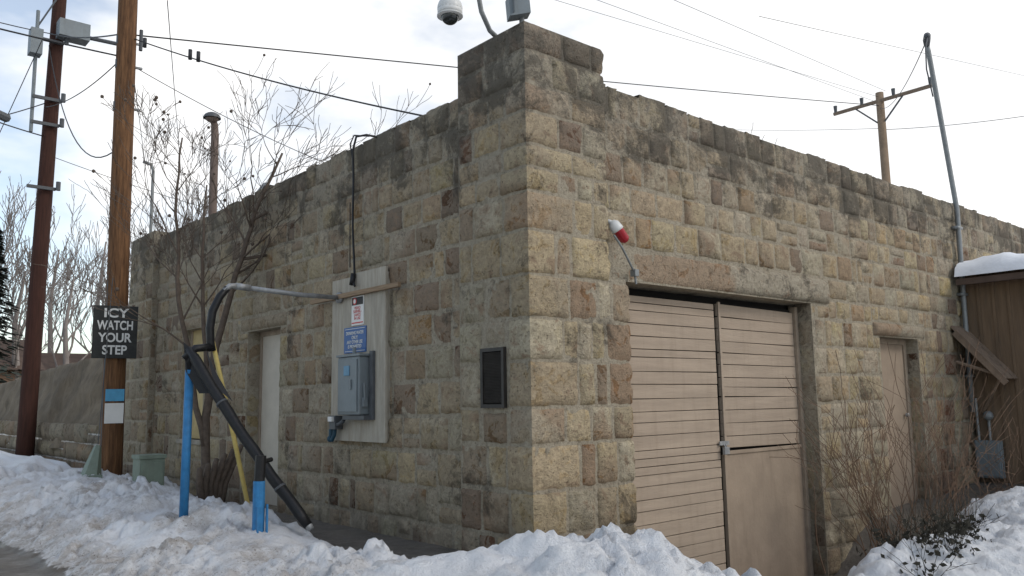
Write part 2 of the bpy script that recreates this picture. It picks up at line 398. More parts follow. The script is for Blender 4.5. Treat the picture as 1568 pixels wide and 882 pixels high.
mb.box((2.865,yd-.012,-1.09),(2.905,yd+.03,.60),1)
mb.box((2.888,yd-.006,.66),(2.925,yd+.013,2.17),0)
mb.box((4.36,yd-.02,-1.1),(4.418,yd+.06,2.2),3); mb.box((2.91,yd-.0,.60),(4.36,yd+.014,.637),1)
finish("garage_siding",mb,[M_tan,M_tan2,M_dark,M_jamb],B,bevel=.003)
mb=MB()
mb.box((2.77,yd-.03,.70),(2.93,yd-.014,.74)); mb.tube([(2.83,yd-.03,.71),(2.83,yd-.05,.68),(2.86,yd-.05,.68),(2.86,yd-.03,.71)],.006,6); mb.box((2.80,yd-.065,.61),(2.88,yd-.035,.68))
finish("garage_hardware",mb,[M_steel],B,bevel=.002)
mb=MB(); y0,y1,z0,z1=.305,.575,1.13,1.62
mb.box((-.035,y0-.015,z0),(-.002,y0+.015,z1),0);mb.box((-.035,y1-.015,z0),(-.002,y1+.015,z1),0)
mb.box((-.035,y0+.015,z1-.03),(-.002,y1-.015,z1),0);mb.box((-.035,y0+.015,z0),(-.002,y1-.015,z0+.03),0)
mb.box((-.006,y0,z0),(-.003,y1,z1),1)
zz=z0+.045
while zz<z1-.04:
    mb.obox((-.022,(y0+y1)/2,zz),(.005,0,-.0065),(0,(y1-y0)/2-.016,0),(.002,0,.0015),0); zz+=.0125
finish("wall_vent",mb,[M_bronze,M_dark],B)
# ------------------------------------------------------------------ left wall fittings
P=empty("electrical_panel")
mb=MB(); mb.box((.005,2.12,.80),(.035,2.74,2.53)); mb.box((.011,2.745,.80),(.036,3.20,2.50)); mb.box((.0365,2.14,.82),(.10,3.18,2.48))
finish("backboard",mb,[M_board],P,bevel=.004)
mb=MB(); mb.box((-.040,1.83,2.285),(.0,3.62,2.335)); finish("plank",mb,[M_plank],P,bevel=.004)
mb=MB(); mb.box((-.12,2.40,1.07),(.0049,2.83,1.65)); finish("cabinet",mb,[M_grey],P,bevel=.012)
mb=MB()
mb.box((-.134,2.43,1.10),(-.1205,2.80,1.62),0); mb.box((-.130,2.38,1.652),(.0,2.85,1.675),0)
mb.box((-.142,2.56,1.46),(-.1345,2.67,1.56),2); mb.box((-.150,2.52,1.32),(-.135,2.555,1.42),0)
mb.box((-.09,2.365,1.15),(-.04,2.399,1.24),0);mb.tube([(-.07,2.37,1.2),(-.09,2.35,1.38)],.012,6,0)
mb.box((-.10,2.34,1.02),(.003,2.76,1.065),1); mb.box((-.03,2.30,1.02),(.003,2.36,1.7),1)
mb.tube([(-.06,2.60,1.66),(-.06,2.60,1.75)],.02,8,0)
mb.tube([(-.06,2.80,1.02),(-.06,2.82,1.0),(-.06,2.9,.97),(-.06,3.02,.97)],.022,8,1)
mb.box((-.09,2.93,.92),(.003,3.05,1.06),1); mb.box((-.12,2.95,1.0),(-.0905,3.03,1.05),3)
mb.tube([(-.05,3.0,.92),(-.05,3.01,.86),(-.06,3.05,.80)],.022,8,4);mb.tube([(-.05,3.08,.92),(-.05,3.08,.84)],.025,10,4);mb.sphere((-.06,3.08,.82),.035,4,8)
finish("cabinet_fittings",mb,[M_grey,M_dgrey,mat("faded_blue_label",(.12,.26,.38),.5),M_wsign,mat("teal_valve",(.02,.06,.09),.5)],P,bevel=.003)
S=empty("warning_sign"); mb=MB(); mb.box((-.004,2.52,1.98),(.0045,2.76,2.28)); finish("plate",mb,[M_wsign],S)
XL=(0,-1,0);YL=(0,0,1)
mb=MB(); mb.box((-.007,2.53,2.19),(-.0045,2.75,2.27),0);mb.box((-.007,2.53,2.00),(-.0045,2.75,2.012),1)
mb.tube([(-.0045,2.69,2.23),(-.009,2.69,2.23)],.036,20,1);mb.tube([(-.0092,2.69,2.23),(-.0105,2.69,2.23)],.024,20,2);finish("header",mb,[M_kblack,M_rsign,M_wsign],S)
text("lettering","VIDEO\nSURVEIL-\nLANCE\nIN USE",.042,(-.0055,2.64,2.145),XL,YL,M_rsign,S,ext=.0005,sp=.85)
S=empty("drinking_water_sign"); mb=MB(); mb.box((-.004,2.47,1.70),(.0045,2.91,1.965),0); mb.box((-.006,2.49,1.715),(-.0042,2.89,1.72),1);mb.box((-.006,2.49,1.945),(-.0042,2.89,1.95),1)
finish("plate",mb,[M_bsign,M_wsign],S)
text("lettering","DRINKING WATER\nONLY!\nANY OTHER USE\nIS PROHIBITED",.049,(-.006,2.69,1.888),XL,YL,M_wsign,S,ext=.0005,sp=.95,wide=.85)
mb=MB(); pts=[(.25,2.62,4.02),(.1,2.66,4.03),(.0,2.70,4.0),(-.02,2.74,3.85)]+[(-.015+.008*math.sin(i),2.75-.05*i/8,3.85-1.36*i/8) for i in range(1,9)]+[(-.03,2.68,2.42),(-.05,2.62,2.38)]
mb.tube(pts,.012,6); mb.tube([(-.01,2.80,3.3),(-.01,2.79,2.6)],.006,5); mb.tube([(-.02,2.70,2.52),(-.04,2.70,2.4)],.028,8)
mb.tube([(.1,2.6,4.0),(.02,2.78,4.04),(0,2.83,3.95),(.0,2.78,3.8)],.008,6)
finish("wall_cable",mb,[M_black],None,True)
# ------------------------------------------------------------------ water filling arm
W=empty("water_fill_arm")
mb=MB(); mb.tube([(.0,3.0,2.30),(-.5,2.99,2.30),(-1.1,2.97,2.33)],.025,10); mb.tube([(-1.02,2.97,2.325),(-1.16,2.97,2.335)],.034,10)
mb.tube([(-1.14,2.97,2.335),(-1.22,2.97,2.33),(-1.27,2.98,2.28)],.03,10); mb.tube([(0.002,3.0,2.30),(-.03,3.0,2.3)],.06,12)
finish("steel_arm",mb,[M_steel],W,True)
mb=MB(); mb.tube([(-1.24,2.98,2.31),(-1.31,2.99,2.22),(-1.37,3.0,2.08),(-1.39,3.0,1.92),(-1.38,3.0,1.78),(-1.36,3.0,1.70)],[.034,.038,.04,.04,.038,.035],10)
finish("drop_hose",mb,[M_black],W,True)
mb=MB(); a=V((-1.58,3.02,1.72)); b=V((-.90,1.90,.15)); n_=14
pts=[a.lerp(b,i/n_)+V((0,0,-.05*math.sin(math.pi*i/n_)+.006*math.sin(i*1.7))) for i in range(n_+1)]
mb.tube(pts,[.03]+[.050+.002*math.sin(i*2.1) for i in range(n_-1)]+[.04],12)
mb.tube([(-1.61,3.03,1.62),(-1.52,3.0,1.72),(-1.36,3.0,1.74)],.038,10)
mb.add([(-1.62,3.04,1.78),(-1.50,2.96,1.66),(-1.36,2.8,1.30),(-1.50,2.92,1.30),(-1.60,3.0,1.50)],[(0,1,2,3,4)])
mb.add([(-1.44,2.96,1.72),(-1.36,2.9,1.5),(-1.25,2.75,1.22),(-1.38,2.86,1.36)],[(0,1,2,3)])
finish("fallen_hose",mb,[M_black],W,True)
mb=MB(); mb.tube([b+(a-b)*.05,b,b+(b-a)*.02],[.035,.035,.03],12); finish("hose_coupling",mb,[M_steel],W,True)
mb=MB()
for t in(.3,.78):
    q=a.lerp(b,t)+V((0,0,-.05*math.sin(math.pi*t))); dd=(b-a).normalized()*.010; mb.tube([q-dd,q+dd],.056,12)
finish("hose_clamps",mb,[M_dgrey],W,True)
mb=MB(); mb.tube([(-1.57,3.02,0.0),(-1.56,3.02,1.52)],.040,12,0); mb.tube([(-1.56,3.02,1.521),(-1.57,3.02,1.70)],.038,12,1); finish("blue_post",mb,[M_blue,M_black],W,True)
mb=MB(); mb.tube([(-1.31,2.0,-.05),(-1.31,2.0,.55)],.050,12,0);mb.tube([(-1.31,2.0,.551),(-1.30,2.0,.76)],.046,12,1);mb.box((-1.35,1.93,.0),(-1.335,1.948,.34),0);mb.box((-1.27,1.93,.0),(-1.255,1.948,.36),0)
mb.tube([(-1.31,2.0,.70),(-1.18,2.05,.72)],.02,8,1);finish("blue_stub_post",mb,[M_blue,M_black],W)
mb=MB(); mb.tube([(-.88,3.08,0.0),(-1.12,3.04,.92),(-1.38,3.0,1.86)],.022,10); finish("yellow_pole",mb,[M_ypole],W,True)
# ------------------------------------------------------------------ cameras on pillar
K=empty("security_camera")
mb=MB()
mb.tube([(.12,.42,4.28),(.10,.42,4.32)],.06,12,0)
mb.tube([(.1,.42,4.30),(-.02,.42,4.36),(-.12,.41,4.50),(-.16,.40,4.64),(-.24,.39,4.72),(-.36,.39,4.74),(-.44,.39,4.70),(-.47,.39,4.62),(-.47,.39,4.50)],.022,10,0)
finish("arm",mb,[M_pipe],K,True)
mb=MB(); z=-.05; mb.sphere((-.47,.39,4.46+z),.105,0,20,(1,1,1.0),-.1,1);mb.tube([(-.47,.39,4.40+z),(-.47,.39,4.455+z)],.104,20,0);mb.tube([(-.47,.39,4.54+z),(-.47,.39,4.60+z)],.04,12,0)
mb.tube([(-.47,.39,4.39+z),(-.47,.39,4.40+z)],.108,20,0);mb.sphere((-.47,.39,4.395+z),.075,1,20,(1,1,1),-1,.05)
finish("dome",mb,[M_wcam,M_glass],K,True)
K2=empty("floodlight_bracket")
mb=MB(); mb.tube([(.03,.06,4.28),(.03,.06,4.38)],.022,8,0); mb.obox((-.01,.06,4.44),(.075,-.045,.02),(.03,.055,0),(0,.01,.095),1); mb.obox((-.075,.06,4.43),(.012,.02,0),(.02,.05,0),(0,0,.08),0)
mb.tube([(.03,.06,4.30),(.10,.12,4.36),(.06,.1,4.42)],.008,6,0);finish("housing",mb,[M_pipe,M_grey],K2,bevel=.01)
K=empty("alarm_lamp")
mb=MB(); o=V((1.0,-.03,2.69)); d=V((.55,-.25,-.80)).normalized()
mb.tube([o-d*.05,o-d*.02,o+d*.03,o+d*.05],[.025,.05,.056,.056],14,0); mb.tube([o+d*.05,o+d*.055,o+d*.15,o+d*.175],[.056,.050,.046,.02],14,1)
mb.tube([o-d*.03,(.95,.05,2.75)],.02,8,0)
finish("beacon",mb,[M_wcam,M_red],K,True)
mb=MB(); mb.tube([(.96,-.05,2.60),(1.05,-.06,2.50),(1.22,-.02,2.34),(1.27,.0,2.31)],.010,8,0); mb.box((1.25,-.03,2.27),(1.30,.03,2.33),1); mb.tube([(1.28,-.0,2.27),(1.29,.0,2.20)],.012,6,0)
finish("bracket",mb,[M_pipe,M_pipe],K)
# ------------------------------------------------------------------ conduit mast & right annex
K=empty("service_mast")
mb=MB(); mb.tube([(8.60,.0,.9),(8.62,-.0,2.0),(8.66,-.01,3.9),(8.50,.02,5.0),(8.28,.05,6.30),(8.24,.05,6.40)],.036,10,0)
mb.tube([(8.24,.05,6.38),(8.20,.03,6.46),(8.10,-.02,6.48),(8.05,-.04,6.44)],[.04,.055,.05,.03],10,1)
mb.tube([(8.06,-.04,6.44),(7.90,-.06,6.20),(7.92,-.04,5.90),(8.1,0,5.75),(8.3,.05,5.60)],.010,6,1)
for zz in(1.4,2.6,3.6): mb.box((8.56,-.04,zz),(8.74,.06,zz+.04),0)
finish("mast_pipe",mb,[M_pipe,M_dgrey],K,True)
A=empty("wooden_annex")
mb=MB(); x0=8.72; yy=.02
while yy>-5:
    mb.box((x0,yy-.19,-.5),(x0+.03,yy,2.95)); mb.box((x0-.018,yy-.215,-.5),(x0-.001,yy-.175,2.95)); yy-=.2
mb.box((x0+.031,-5,-.5),(13,.02,2.95)); finish("board_walls",mb,[M_brown],A)
mb=MB(); mb.obox((11,-2.5,3.03),(2.6,0,.25),(0,2.5,0),(0,0,.045)); finish("roof_deck",mb,[M_roof],A)
mb=MB()
nx,ny=16,60; vs=[];fs=[]
for i in range(nx+1):
    for j in range(ny+1):
        x=8.36+4.4*(i/nx)**1.6; y=.0-5*j/ny; e=min(1,(x-8.36)/.22)**.5
        vs.append((x-.08*noise.noise(V((0,y*3,0)))*(1 if i<2 else 0),y,2.86+(x-8.4)*.096+e*(.24+.09*noise.noise(V((x*2,y*2,0)))+.03*noise.noise(V((x*7,y*7,0))))))
for i in range(nx):
    for j in range(ny): q=i*(ny+1)+j; fs.append((q,q+1,q+ny+2,q+ny+1))
mb.add(vs,fs); finish("roof_snow",mb,[M_snow2],A,True)
mb=MB(); dn=V((0,-.62,-.74))
for i in range(6):
    xx=8.22+i*.16; mb.obox(V((xx+.075,.04,2.12))+dn*.5,(.075,0,0),dn*.52,V((0,-.74,.62))*random.uniform(.010,.016),0)
mb.obox(V((8.24,.02,2.04))+dn*.5,(.02,0,0),dn*.5,V((0,-.74,.62))*.04,0)
mb.tube([(8.28,.04,1.62),(8.28,-.55,1.40)],.025,6,0);mb.tube([(8.70,-.1,.9),(8.35,-.5,1.40)],.025,6,0)
finish("door_awning",mb,[M_awn],A)
mb=MB(); mb.box((8.56,-.34,-.02),(8.66,.0,.50),0); mb.box((8.545,-.32,.0),(8.559,-.02,.47),0); mb.box((8.535,-.30,.2),(8.545,-.27,.28),1); mb.box((8.661,-.28,.05),(8.70,-.06,.4),1)
mb.tube([(8.61,-.05,.5),(8.61,-.05,1.1)],.02,8,1); mb.sphere((8.6,-.2,.85),.07,1,12); mb.tube([(8.61,-.2,.5),(8.61,-.2,.85)],.02,8,1)
finish("meter_box",mb,[M_grey,M_pipe],A,bevel=.006)
# ------------------------------------------------------------------ ground
ridge=[(-1.25,60,.35,1.5,1.3),(-1.25,20,.40,1.5,1.3),(-1.3,9,.32,1.45,1.2),(-1.28,6,.28,1.45,1.1),(-1.25,3.6,.26,1.45,.75),(-1.25,1.8,.20,1.4,.55),(-1.35,.5,.12,1.4,.45),(-1.33,-.3,.28,1.4,.5),(-1.30,-.9,.40,1.6,.7),(-.95,-1.5,.46,1.8,.7),(-.66,-1.74,.45,1.7,.5),(-.46,-1.9,.20,1.5,.3)]
ridge2=[(1.2,-1.6,.40,1.2,.4),(1.8,-1.6,.66,1.5,.5),(2.6,-1.65,.80,1.8,.75),(3.4,-1.75,.85,1.9,.9),(4.4,-1.9,.76,2,1.0),(6,-2.0,.44,2,1.2),(9,-2.2,.36,2,1.3),(14,-2.4,.3,2,1.3)]
def prof(x,y,rd,side):
    best=None
    for i in range(len(rd)-1):
        ax,ay=rd[i][:2];bx,by=rd[i+1][:2];dx,dy=bx-ax,by-ay
        t=((x-ax)*dx+(y-ay)*dy)/(dx*dx+dy*dy); t=max(0,min(1,t)); px,py=ax+dx*t,ay+dy*t
        d=math.hypot(x-px,y-py)
        if best is None or d<best[0]:
            cr=(x-px)*dy-(y-py)*dx
            best=(d,cr,[rd[i][k]*(1-t)+rd[i+1][k]*t for k in (2,3,4)])
    d,cr,(h,wo,wi)=best
    w=wo if cr*side>0 else wi
    q=max(0,1-(d/w)**2) if d<w else 0
    return h*q**.8, d
def base(x,y):
    z=-.07-.06*ss(-2.2,-2.8,x)
    if y<2:
        k=ss(.15,1.1,x)*(1-ss(.6,2,y)); z=z*(1-k)-.88*k
        k2=ss(4.2,5.6,x); z=z*(1-k2)+k2*(-.28+.2*ss(6,9,x))
        z-=.25*ss(-2.2,-4,y)*(1-ss(.2,1,x))
    return z
def axis(a,b,st,ext):
    L=[];x=a
    while x<b: L.append(x); x+=st
    L.append(b); lo=[];q=st*2; x=a
    while x>-ext: x-=q;q*=1.35;lo.append(x)
    hi=[];q=st*2;x=b
    while x<ext: x+=q;q*=1.35;hi.append(x)
    return lo[::-1]+L+hi
xs=axis(-3.4,5.6,.031,900); ys=axis(-3.3,9,.036,900)
mb=MB(); vs=[];cs=[]
for y in ys:
    for x in xs:
        b_=base(x,y); sn=0;dirt=0
        if -4<x<16 and -7<y<70:
            s1,d1=prof(x,y,ridge,1); s2,d2=prof(x,y,ridge2,1) if x>.3 and y<1.2 else (0,9)
            s=max(s1,s2)
            if x<-2.2:dirt=.5
            e=noise.noise(V((x*1.3,y*1.3,3)))*.06
            if s>.005:
                P=V((x,y,0)); am=min(1,s/.12)
                wv=V((noise.noise(P*3),noise.noise(P*3+V((5,5,5))),0))*.9
                vo=noise.voronoi(P*3.6+wv)[0]; vo2=noise.voronoi(P*9+wv*2)[0]
                patch=.4+1.3*max(0,min(1,noise.noise(P*.9+V((2,2,2)))*1.6+.5))
                l=noise.noise(P*1.1)*.10+noise.noise(P*4.1)*.06*patch+(.45-vo[0])*.05*patch+min(.25,vo[1]-vo[0])*.17*patch+min(.2,vo2[1]-vo2[0])*.10*patch+noise.noise(P*17)*.030*patch+noise.noise(P*33)*.014-.03
                soft=ss(-.2,-1.2,y) if x<1 else 1
                l=l*(1-.25*soft)
                s=max(0,s+e*.6+l*am); sn=min(1,s/.05); dirt=max(0,min(1,.9-s*2.3+noise.noise(P*2.2)*.9))*ss(-.9,-1.8,x)*(1-.6*soft)+max(0,noise.noise(P*1.7+V((3,8,0)))-.05)*.9*(1-soft)+max(0,.12-s)*3*(1-ss(.0,.1,s)*.0)
            z=b_+s if s>0 else b_
            z+=noise.noise(V((x*5,y*5,1)))*.008
        else:
            z=b_+.15; sn=1 if not(-9<x<-2.6 and y>-60) else 0
            if sn==0: z=b_
        vs.append((x,y,z)); cs.append((sn,min(1,dirt),0))
nx=len(xs); fs=[(j*nx+i,j*nx+i+1,(j+1)*nx+i+1,(j+1)*nx+i) for j in range(len(ys)-1) for i in range(nx-1)]
mb.add(vs,fs,0,cs)
def ground_mat():
    m=bpy.data.materials.new("snow_and_wet_asphalt"); m.use_nodes=True; nt=m.node_tree;N=nt.nodes;L=nt.links
    b=N["Principled BSDF"]; tc=N.new("ShaderNodeTexCoord"); a=N.new("ShaderNodeAttribute"); a.attribute_name="Col"
    sp=N.new("ShaderNodeSeparateColor"); L.new(a.outputs[0],sp.inputs[0])
    def nz(s,d=5,ro=.6):
        n=N.new("ShaderNodeTexNoise"); n.inputs["Scale"].default_value=s;n.inputs["Detail"].default_value=d;n.inputs["Roughness"].default_value=ro; L.new(tc.outputs["Object"],n.inputs["Vector"]); return n.outputs[0]
    def mt(op,x,y,c=False):
        q=N.new("ShaderNodeMath"); q.operation=op; q.use_clamp=c
        for i,v in enumerate((x,y)):
            if hasattr(v,'links'): L.new(v,q.inputs[i])
            else:q.inputs[i].default_value=v
        return q.outputs[0]
    def mix(f_,x,y):
        mx=N.new("ShaderNodeMix"); mx.data_type='RGBA'
        for s,v in((0,f_),(6,x),(7,y)):
            if hasattr(v,'links'): L.new(v,mx.inputs[s])
            else: mx.inputs[s].default_value=v
        return mx.outputs[2]
    def rp(src,p0,p1,c0,c1):
        r=N.new("ShaderNodeValToRGB"); r.color_ramp.elements[0].position=p0;r.color_ramp.elements[1].position=p1;r.color_ramp.elements[0].color=c0;r.color_ramp.elements[1].color=c1;L.new(src,r.inputs[0]);return r.outputs[0]
    snow=mix(nz(3),(.71,.725,.75,1),(.80,.81,.82,1))
    dm=mt('MULTIPLY',sp.outputs[1],rp(nz(9,7,.75),.32,.58,(0,0,0,1),(1,1,1,1)),True)
    snow=mix(mt('MULTIPLY',dm,.85),snow,(.34,.295,.25,1))
    grit=rp(nz(55,3,.7),.58,.66,(0,0,0,1),(1,1,1,1)); snow=mix(mt('MULTIPLY',grit,mt('ADD',mt('MULTIPLY',sp.outputs[1],.9),.08)),snow,(.15,.12,.09,1))
    asp=rp(nz(5,7,.7),.3,.7,(.095,.083,.070,1),(.185,.160,.130,1))
    fac=mt('ADD',sp.outputs[0],mt('MULTIPLY',mt('SUBTRACT',nz(14,6,.7),.5),1.2)); fac=mt('MULTIPLY',mt('SUBTRACT',fac,.40),5,True)
    L.new(mix(fac,asp,snow),b.inputs["Base Color"])
    rr=N.new("ShaderNodeMix"); L.new(fac,rr.inputs[0]); L.new(rp(nz(2.2),.4,.6,(.35,.35,.35,1),(.8,.8,.8,1)),rr.inputs[2]); rr.inputs[3].default_value=.6; L.new(rr.outputs[0],b.inputs["Roughness"])
    h=mt('ADD',mt('MULTIPLY',nz(24,6,.75),1.0),mt('MULTIPLY',nz(110,3),.25))
    bp=N.new("ShaderNodeBump"); bp.inputs["Strength"].default_value=.9; bp.inputs["Distance"].default_value=.04; L.new(h,bp.inputs["Height"]); L.new(bp.outputs[0],b.inputs["Normal"])
    return m
finish("ground",mb,[ground_mat()],None,True)
# ------------------------------------------------------------------ poles & wires
def wire(mb,p,q,sag=0,r=.010,n=18,m=0):
    p=V(p);q=V(q); mb.tube([p.lerp(q,i/n)-V((0,0,4*sag*(i/n)*(1-i/n))) for i in range(n+1)],r,5,m)
P2=V((-.62,8.8,0)); P1=V((-.38,16.2,0))
K=empty("utility_pole")
mb=MB(); n_=16; mb.tube([(P2.x-.10*i/n_,P2.y,-.2+11.2*i/n_) for i in range(n_+1)],[.165-.03*i/n_ for i in range(n_+1)],18,0)
finish("shaft",mb,[M_pole],K,True)
mb=MB()
for zz in(7.0,6.6,5.9): mb.tube([(P2.x-.2,P2.y,zz),(P2.x+.18,P2.y-.05,zz)],.022,6,0); mb.tube([(P2.x-.18,P2.y,zz-.06),(P2.x-.18,P2.y,zz+.08)],.04,8,1)
mb.tube([(P2.x+.14,P2.y-.05,6.9),(P2.x+.14,P2.y-.05,7.25)],.03,8,1)
mb.tube([(P2.x-.15,P2.y-.03,0),(P2.x-.17,P2.y-.03,3.2)],.018,6,1)
finish("pole_hardware",mb,[M_steel,M_dgrey],K)
sx=V((.985,-.17,0));sn_=V((-.17,-.985,0)); sc=P2+sn_*.19+V((-.05,0,0))
S=empty("icy_warning_sign")
mb=MB(); mb.obox(sc+V((0,0,2.31)),sx*.31,sn_*.008,V((0,0,.40)),0)
finish("board",mb,[M_signblack],S,bevel=.004)
for i,(t,wd) in enumerate((("ICY",1.15),("WATCH",.70),("YOUR",.86),("STEP",.86))):
    text("line_%d"%(i+1),t,.19,sc+sn_*.009+V((.0,0,2.535-.187*i)),sx,(0,0,1),M_wtext,S,ext=.002,wide=wd,bold=.025)
mb=MB()
mb.obox(P2+sn_*.165+V((-.01,0,1.36)),sx*.13,sn_*.004,V((0,0,.09)),0); mb.obox(P2+sn_*.165+V((-.01,0,1.09)),sx*.13,sn_*.004,V((0,0,.15)),1)
finish("pole_tags",mb,[mat("light_blue_tag",(.08,.30,.48),.5),M_wsign],K)
K=empty("utility_pole.001")
mb=MB(); mb.tube([(P1.x+.02*i,P1.y,-.2+13.2*i/10) for i in range(11)],[.19-.005*i for i in range(11)],16,0); finish("shaft",mb,[M_pole2],K,True)
mb=MB(); mb.box((P1.x+.1,P1.y-.5,9.75),(P1.x+.75,P1.y-.1,10.15),0); mb.box((P1.x-.45,P1.y-.4,9.2),(P1.x-.2,P1.y-.1,9.8),0)
mb.tube([(P1.x-.3,P1.y-.2,7.4),(P1.x-.3,P1.y-.2,10.3)],.04,8,0); mb.tube([(P1.x-.3,P1.y-.2,9.9),(P1.x+.2,P1.y-.2,11)],.02,6,1)
for zz in(7.6,8.2,6.1,9.6): mb.box((P1.x-.32,P1.y-.26,zz),(P1.x+.26,P1.y-.2,zz+.07),1); mb.tube([(P1.x+.3,P1.y-.3,zz),(P1.x+.3,P1.y-.3,zz+.2)],.05,8,1)
mb.tube([(P1.x+.7,P1.y-.3,9.9),(P1.x+1.5,P1.y-.5,9.85)],.05,8,1); mb.tube([(P1.x-.9,P1.y-.9,7.4),(P1.x-2.2,P1.y-2.6,7.2)],.10,8,1)
finish("pole_hardware",mb,[M_grey,M_dgrey],K)
C=V((-4.361,-4.821,1.2))
def at(dx,dy,sl,d): return C+V((dx,dy,sl))*d
PR=C+V((.9128,.4085,0))*30; PR.z=0
K=empty("utility_pole.002")
mb=MB(); mb.tube([PR+V((0,0,-.2)),PR+V((0,0,11.35))],[.16,.13],12,0); finish("shaft",mb,[mat("pale_wood_pole",(.23,.165,.11),.9,.2,4)],K,True)
e0=at(.8915,.4531,.3209,30.7);e1=at(.934,.3573,.3373,29.2)
mb=MB(); mb.tube([e0,e1],.065,6,0)
for t in(.02,.3,.62,.97):
    q=e0.lerp(e1,t); mb.tube([q,q+V((0,0,.28))],[.05,.07],8,1)
q=PR+V((0,0,10.2)); mb.tube([q,e0.lerp(e1,.22)],.03,6,1); mb.tube([q,e0.lerp(e1,.72)],.03,6,1)
finish("crossarm",mb,[mat("crossarm_wood",(.2,.15,.11),.9),M_dgrey],K)
Wm=MB()
wire(Wm,(P2.x,P2.y,7.15),PR+V((0,0,10.9)),.05,.013,30)
wire(Wm,(P2.x,P2.y,7.1),(1.0,2.0,4.15),.10,.011)
wire(Wm,(P2.x,P2.y,6.75),(-8,9.8,7.5),.15,.014)
wire(Wm,(P2.x,P2.y,6.65),(3.5,9.0,5.6),.1,.007)
wire(Wm,(P1.x,P1.y,9.9),(P2.x,P2.y,7.2),.1,.014)
wire(Wm,(P1.x,P1.y,9.6),(P2.x,P2.y,5.4),1.2,.012)
wire(Wm,(P1.x+1.5,P1.y-.5,9.85),(P2.x,P2.y,7.0),.3,.014)
wire(Wm,(P1.x,P1.y,8.2),(-6,10,4.5),.3,.013); wire(Wm,(P1.x,P1.y,7.4),(-6,9,6.6),.2,.015); wire(Wm,(P1.x,P1.y,9.9),(-7,12,9.0),.3,.012)
wire(Wm,(P1.x,P1.y,7.0),(P1.x+12,P1.y+6,7.2),.3,.008); wire(Wm,(P1.x,P1.y,8.1),(P2.x,P2.y,6.9),.2,.010)
wire(Wm,at(.300,.954,.47,12),at(.335,.942,.12,60),0,.007); wire(Wm,at(.262,.965,.42,16),at(.31,.95,.1,60),0,.008)
wire(Wm,at(.18,.984,.40,20),at(.12,.99,.20,25),0,.010)
top=PR+V((0,0,11.2))
for dx,dy,s,k in((.706,.708,.50,0),(.763,.646,.485,.3),(.82,.57,.46,-.4)):
    q=at(dx,dy,s,20); wire(Wm,top+V((k,k,0)),top+(q-top)*1.6,.0,.006)
wire(Wm,at(.855,.52,.455,20),at(.965,.26,.32,45),0,.007)
wire(Wm,PR+V((0,0,10.05)),at(.97,.243,.285,30),.1,.010); wire(Wm,PR+V((0,0,10.1)),at(.80,.60,.325,40),.1,.008)
wire(Wm,(8.1,0,6.40),PR+V((0,0,10.8)),.3,.008)
for t in(.06,.24,.27): 
    q=V((P2.x,P2.y,7.1)).lerp(V((1,2,4.15)),t); Wm.tube([q-V((0,0,.10)),q+V((0,0,.05))],.03,8)
finish("overhead_wires",Wm,[M_wire],None,True)
K=empty("street_lamp"); q=at(.354,.935,0,20)
mb=MB(); mb.tube([(q.x,q.y,0),(q.x,q.y,7.45),(q.x-.02,q.y,7.7),(q.x-.12,q.y-.1,7.85)],[.11,.09,.08,.07],10,0); mb.sphere((q.x-.12,q.y-.1,7.80),.20,1,14,(1,1,.75),0,1); mb.sphere((q.x-.12,q.y-.1,7.80),.15,0,14,(1,1,.6),-1,0)
finish("lamp_body",mb,[mat("lamp_post_brown",(.16,.12,.10),.8),M_dgrey],K,True)
mb=MB(); q=at(.2929,.9562,0,22); mb.tube([(q.x,q.y,0),(q.x,q.y,7.0),(q.x-.05,q.y,7.15),(q.x-.25,q.y,7.2)],.04,8); finish("antenna_pole",mb,[M_pipe],None,True)
mb=MB(); mb.tube([(1.2,7.6,3.5),(1.2,7.6,4.55)],.10,12); mb.tube([(1.2,7.6,4.56),(1.2,7.6,4.72)],[.16,.05],12); finish("roof_flue",mb,[M_steel],None,True)
mb=MB(); mb.box((-1.06,6.0,-.1),(-.76,6.28,.54)); mb.box((-1.075,5.985,.541),(-.745,6.295,.59)); mb.box((-1.04,5.99,.12),(-.78,5.999,.50)); finish("utility_pedestal",mb,[M_green],None,bevel=.015)
mb=MB(); mb.tube([(-1.18,7.9,-.05),(-.95,8.3,.62)],[.20,.05],6,0); mb.box((-1.25,7.8,.0),(-1.0,8.1,.25),0);mb.tube([(-.95,8.3,.62),(P2.x-.05,P2.y+.05,4.2)],.006,5,1); finish("guy_wire_guard",mb,[M_green,M_dgrey],None)
# ------------------------------------------------------------------ trees
def branch(mb,p,d,L,r,depth,spread=.6,up=.12,kids=3,sides=5,minr=.003,drop=None):
    n=5; pts=[p.copy()]; rad=[r]; d=d.normalized(); sp=[]
    for i in range(n):
        d=(d+V((random.gauss(0,.11),random.gauss(0,.11),random.gauss(0,.08)+up*.3))).normalized()
        p=p+d*L/n; pts.append(p.copy()); rad.append(max(minr,r*(1-.62*(i+1)/n))); sp.append((p.copy(),d.copy(),rad[-1]))
    mb.tube(pts,rad,sides if depth>1 else 3,0,False)
    if depth<=0:
        if drop is not None: drop.append(p.copy())
        return
    for k in range(kids):
        i=random.randint(1,n-1) if k else n-1; q,dd,rr=sp[i]
        s=V((random.gauss(0,1),random.gauss(0,1),random.gauss(0,.5))); s=(s-dd*s.dot(dd)).normalized()
        nd=(dd+s*random.uniform(spread*.6,spread*1.3)+V((0,0,up))).normalized()
        branch(mb,q,nd,L*random.uniform(.55,.8),max(minr,rr*.75),depth-1,spread,up,kids,sides,minr,drop)
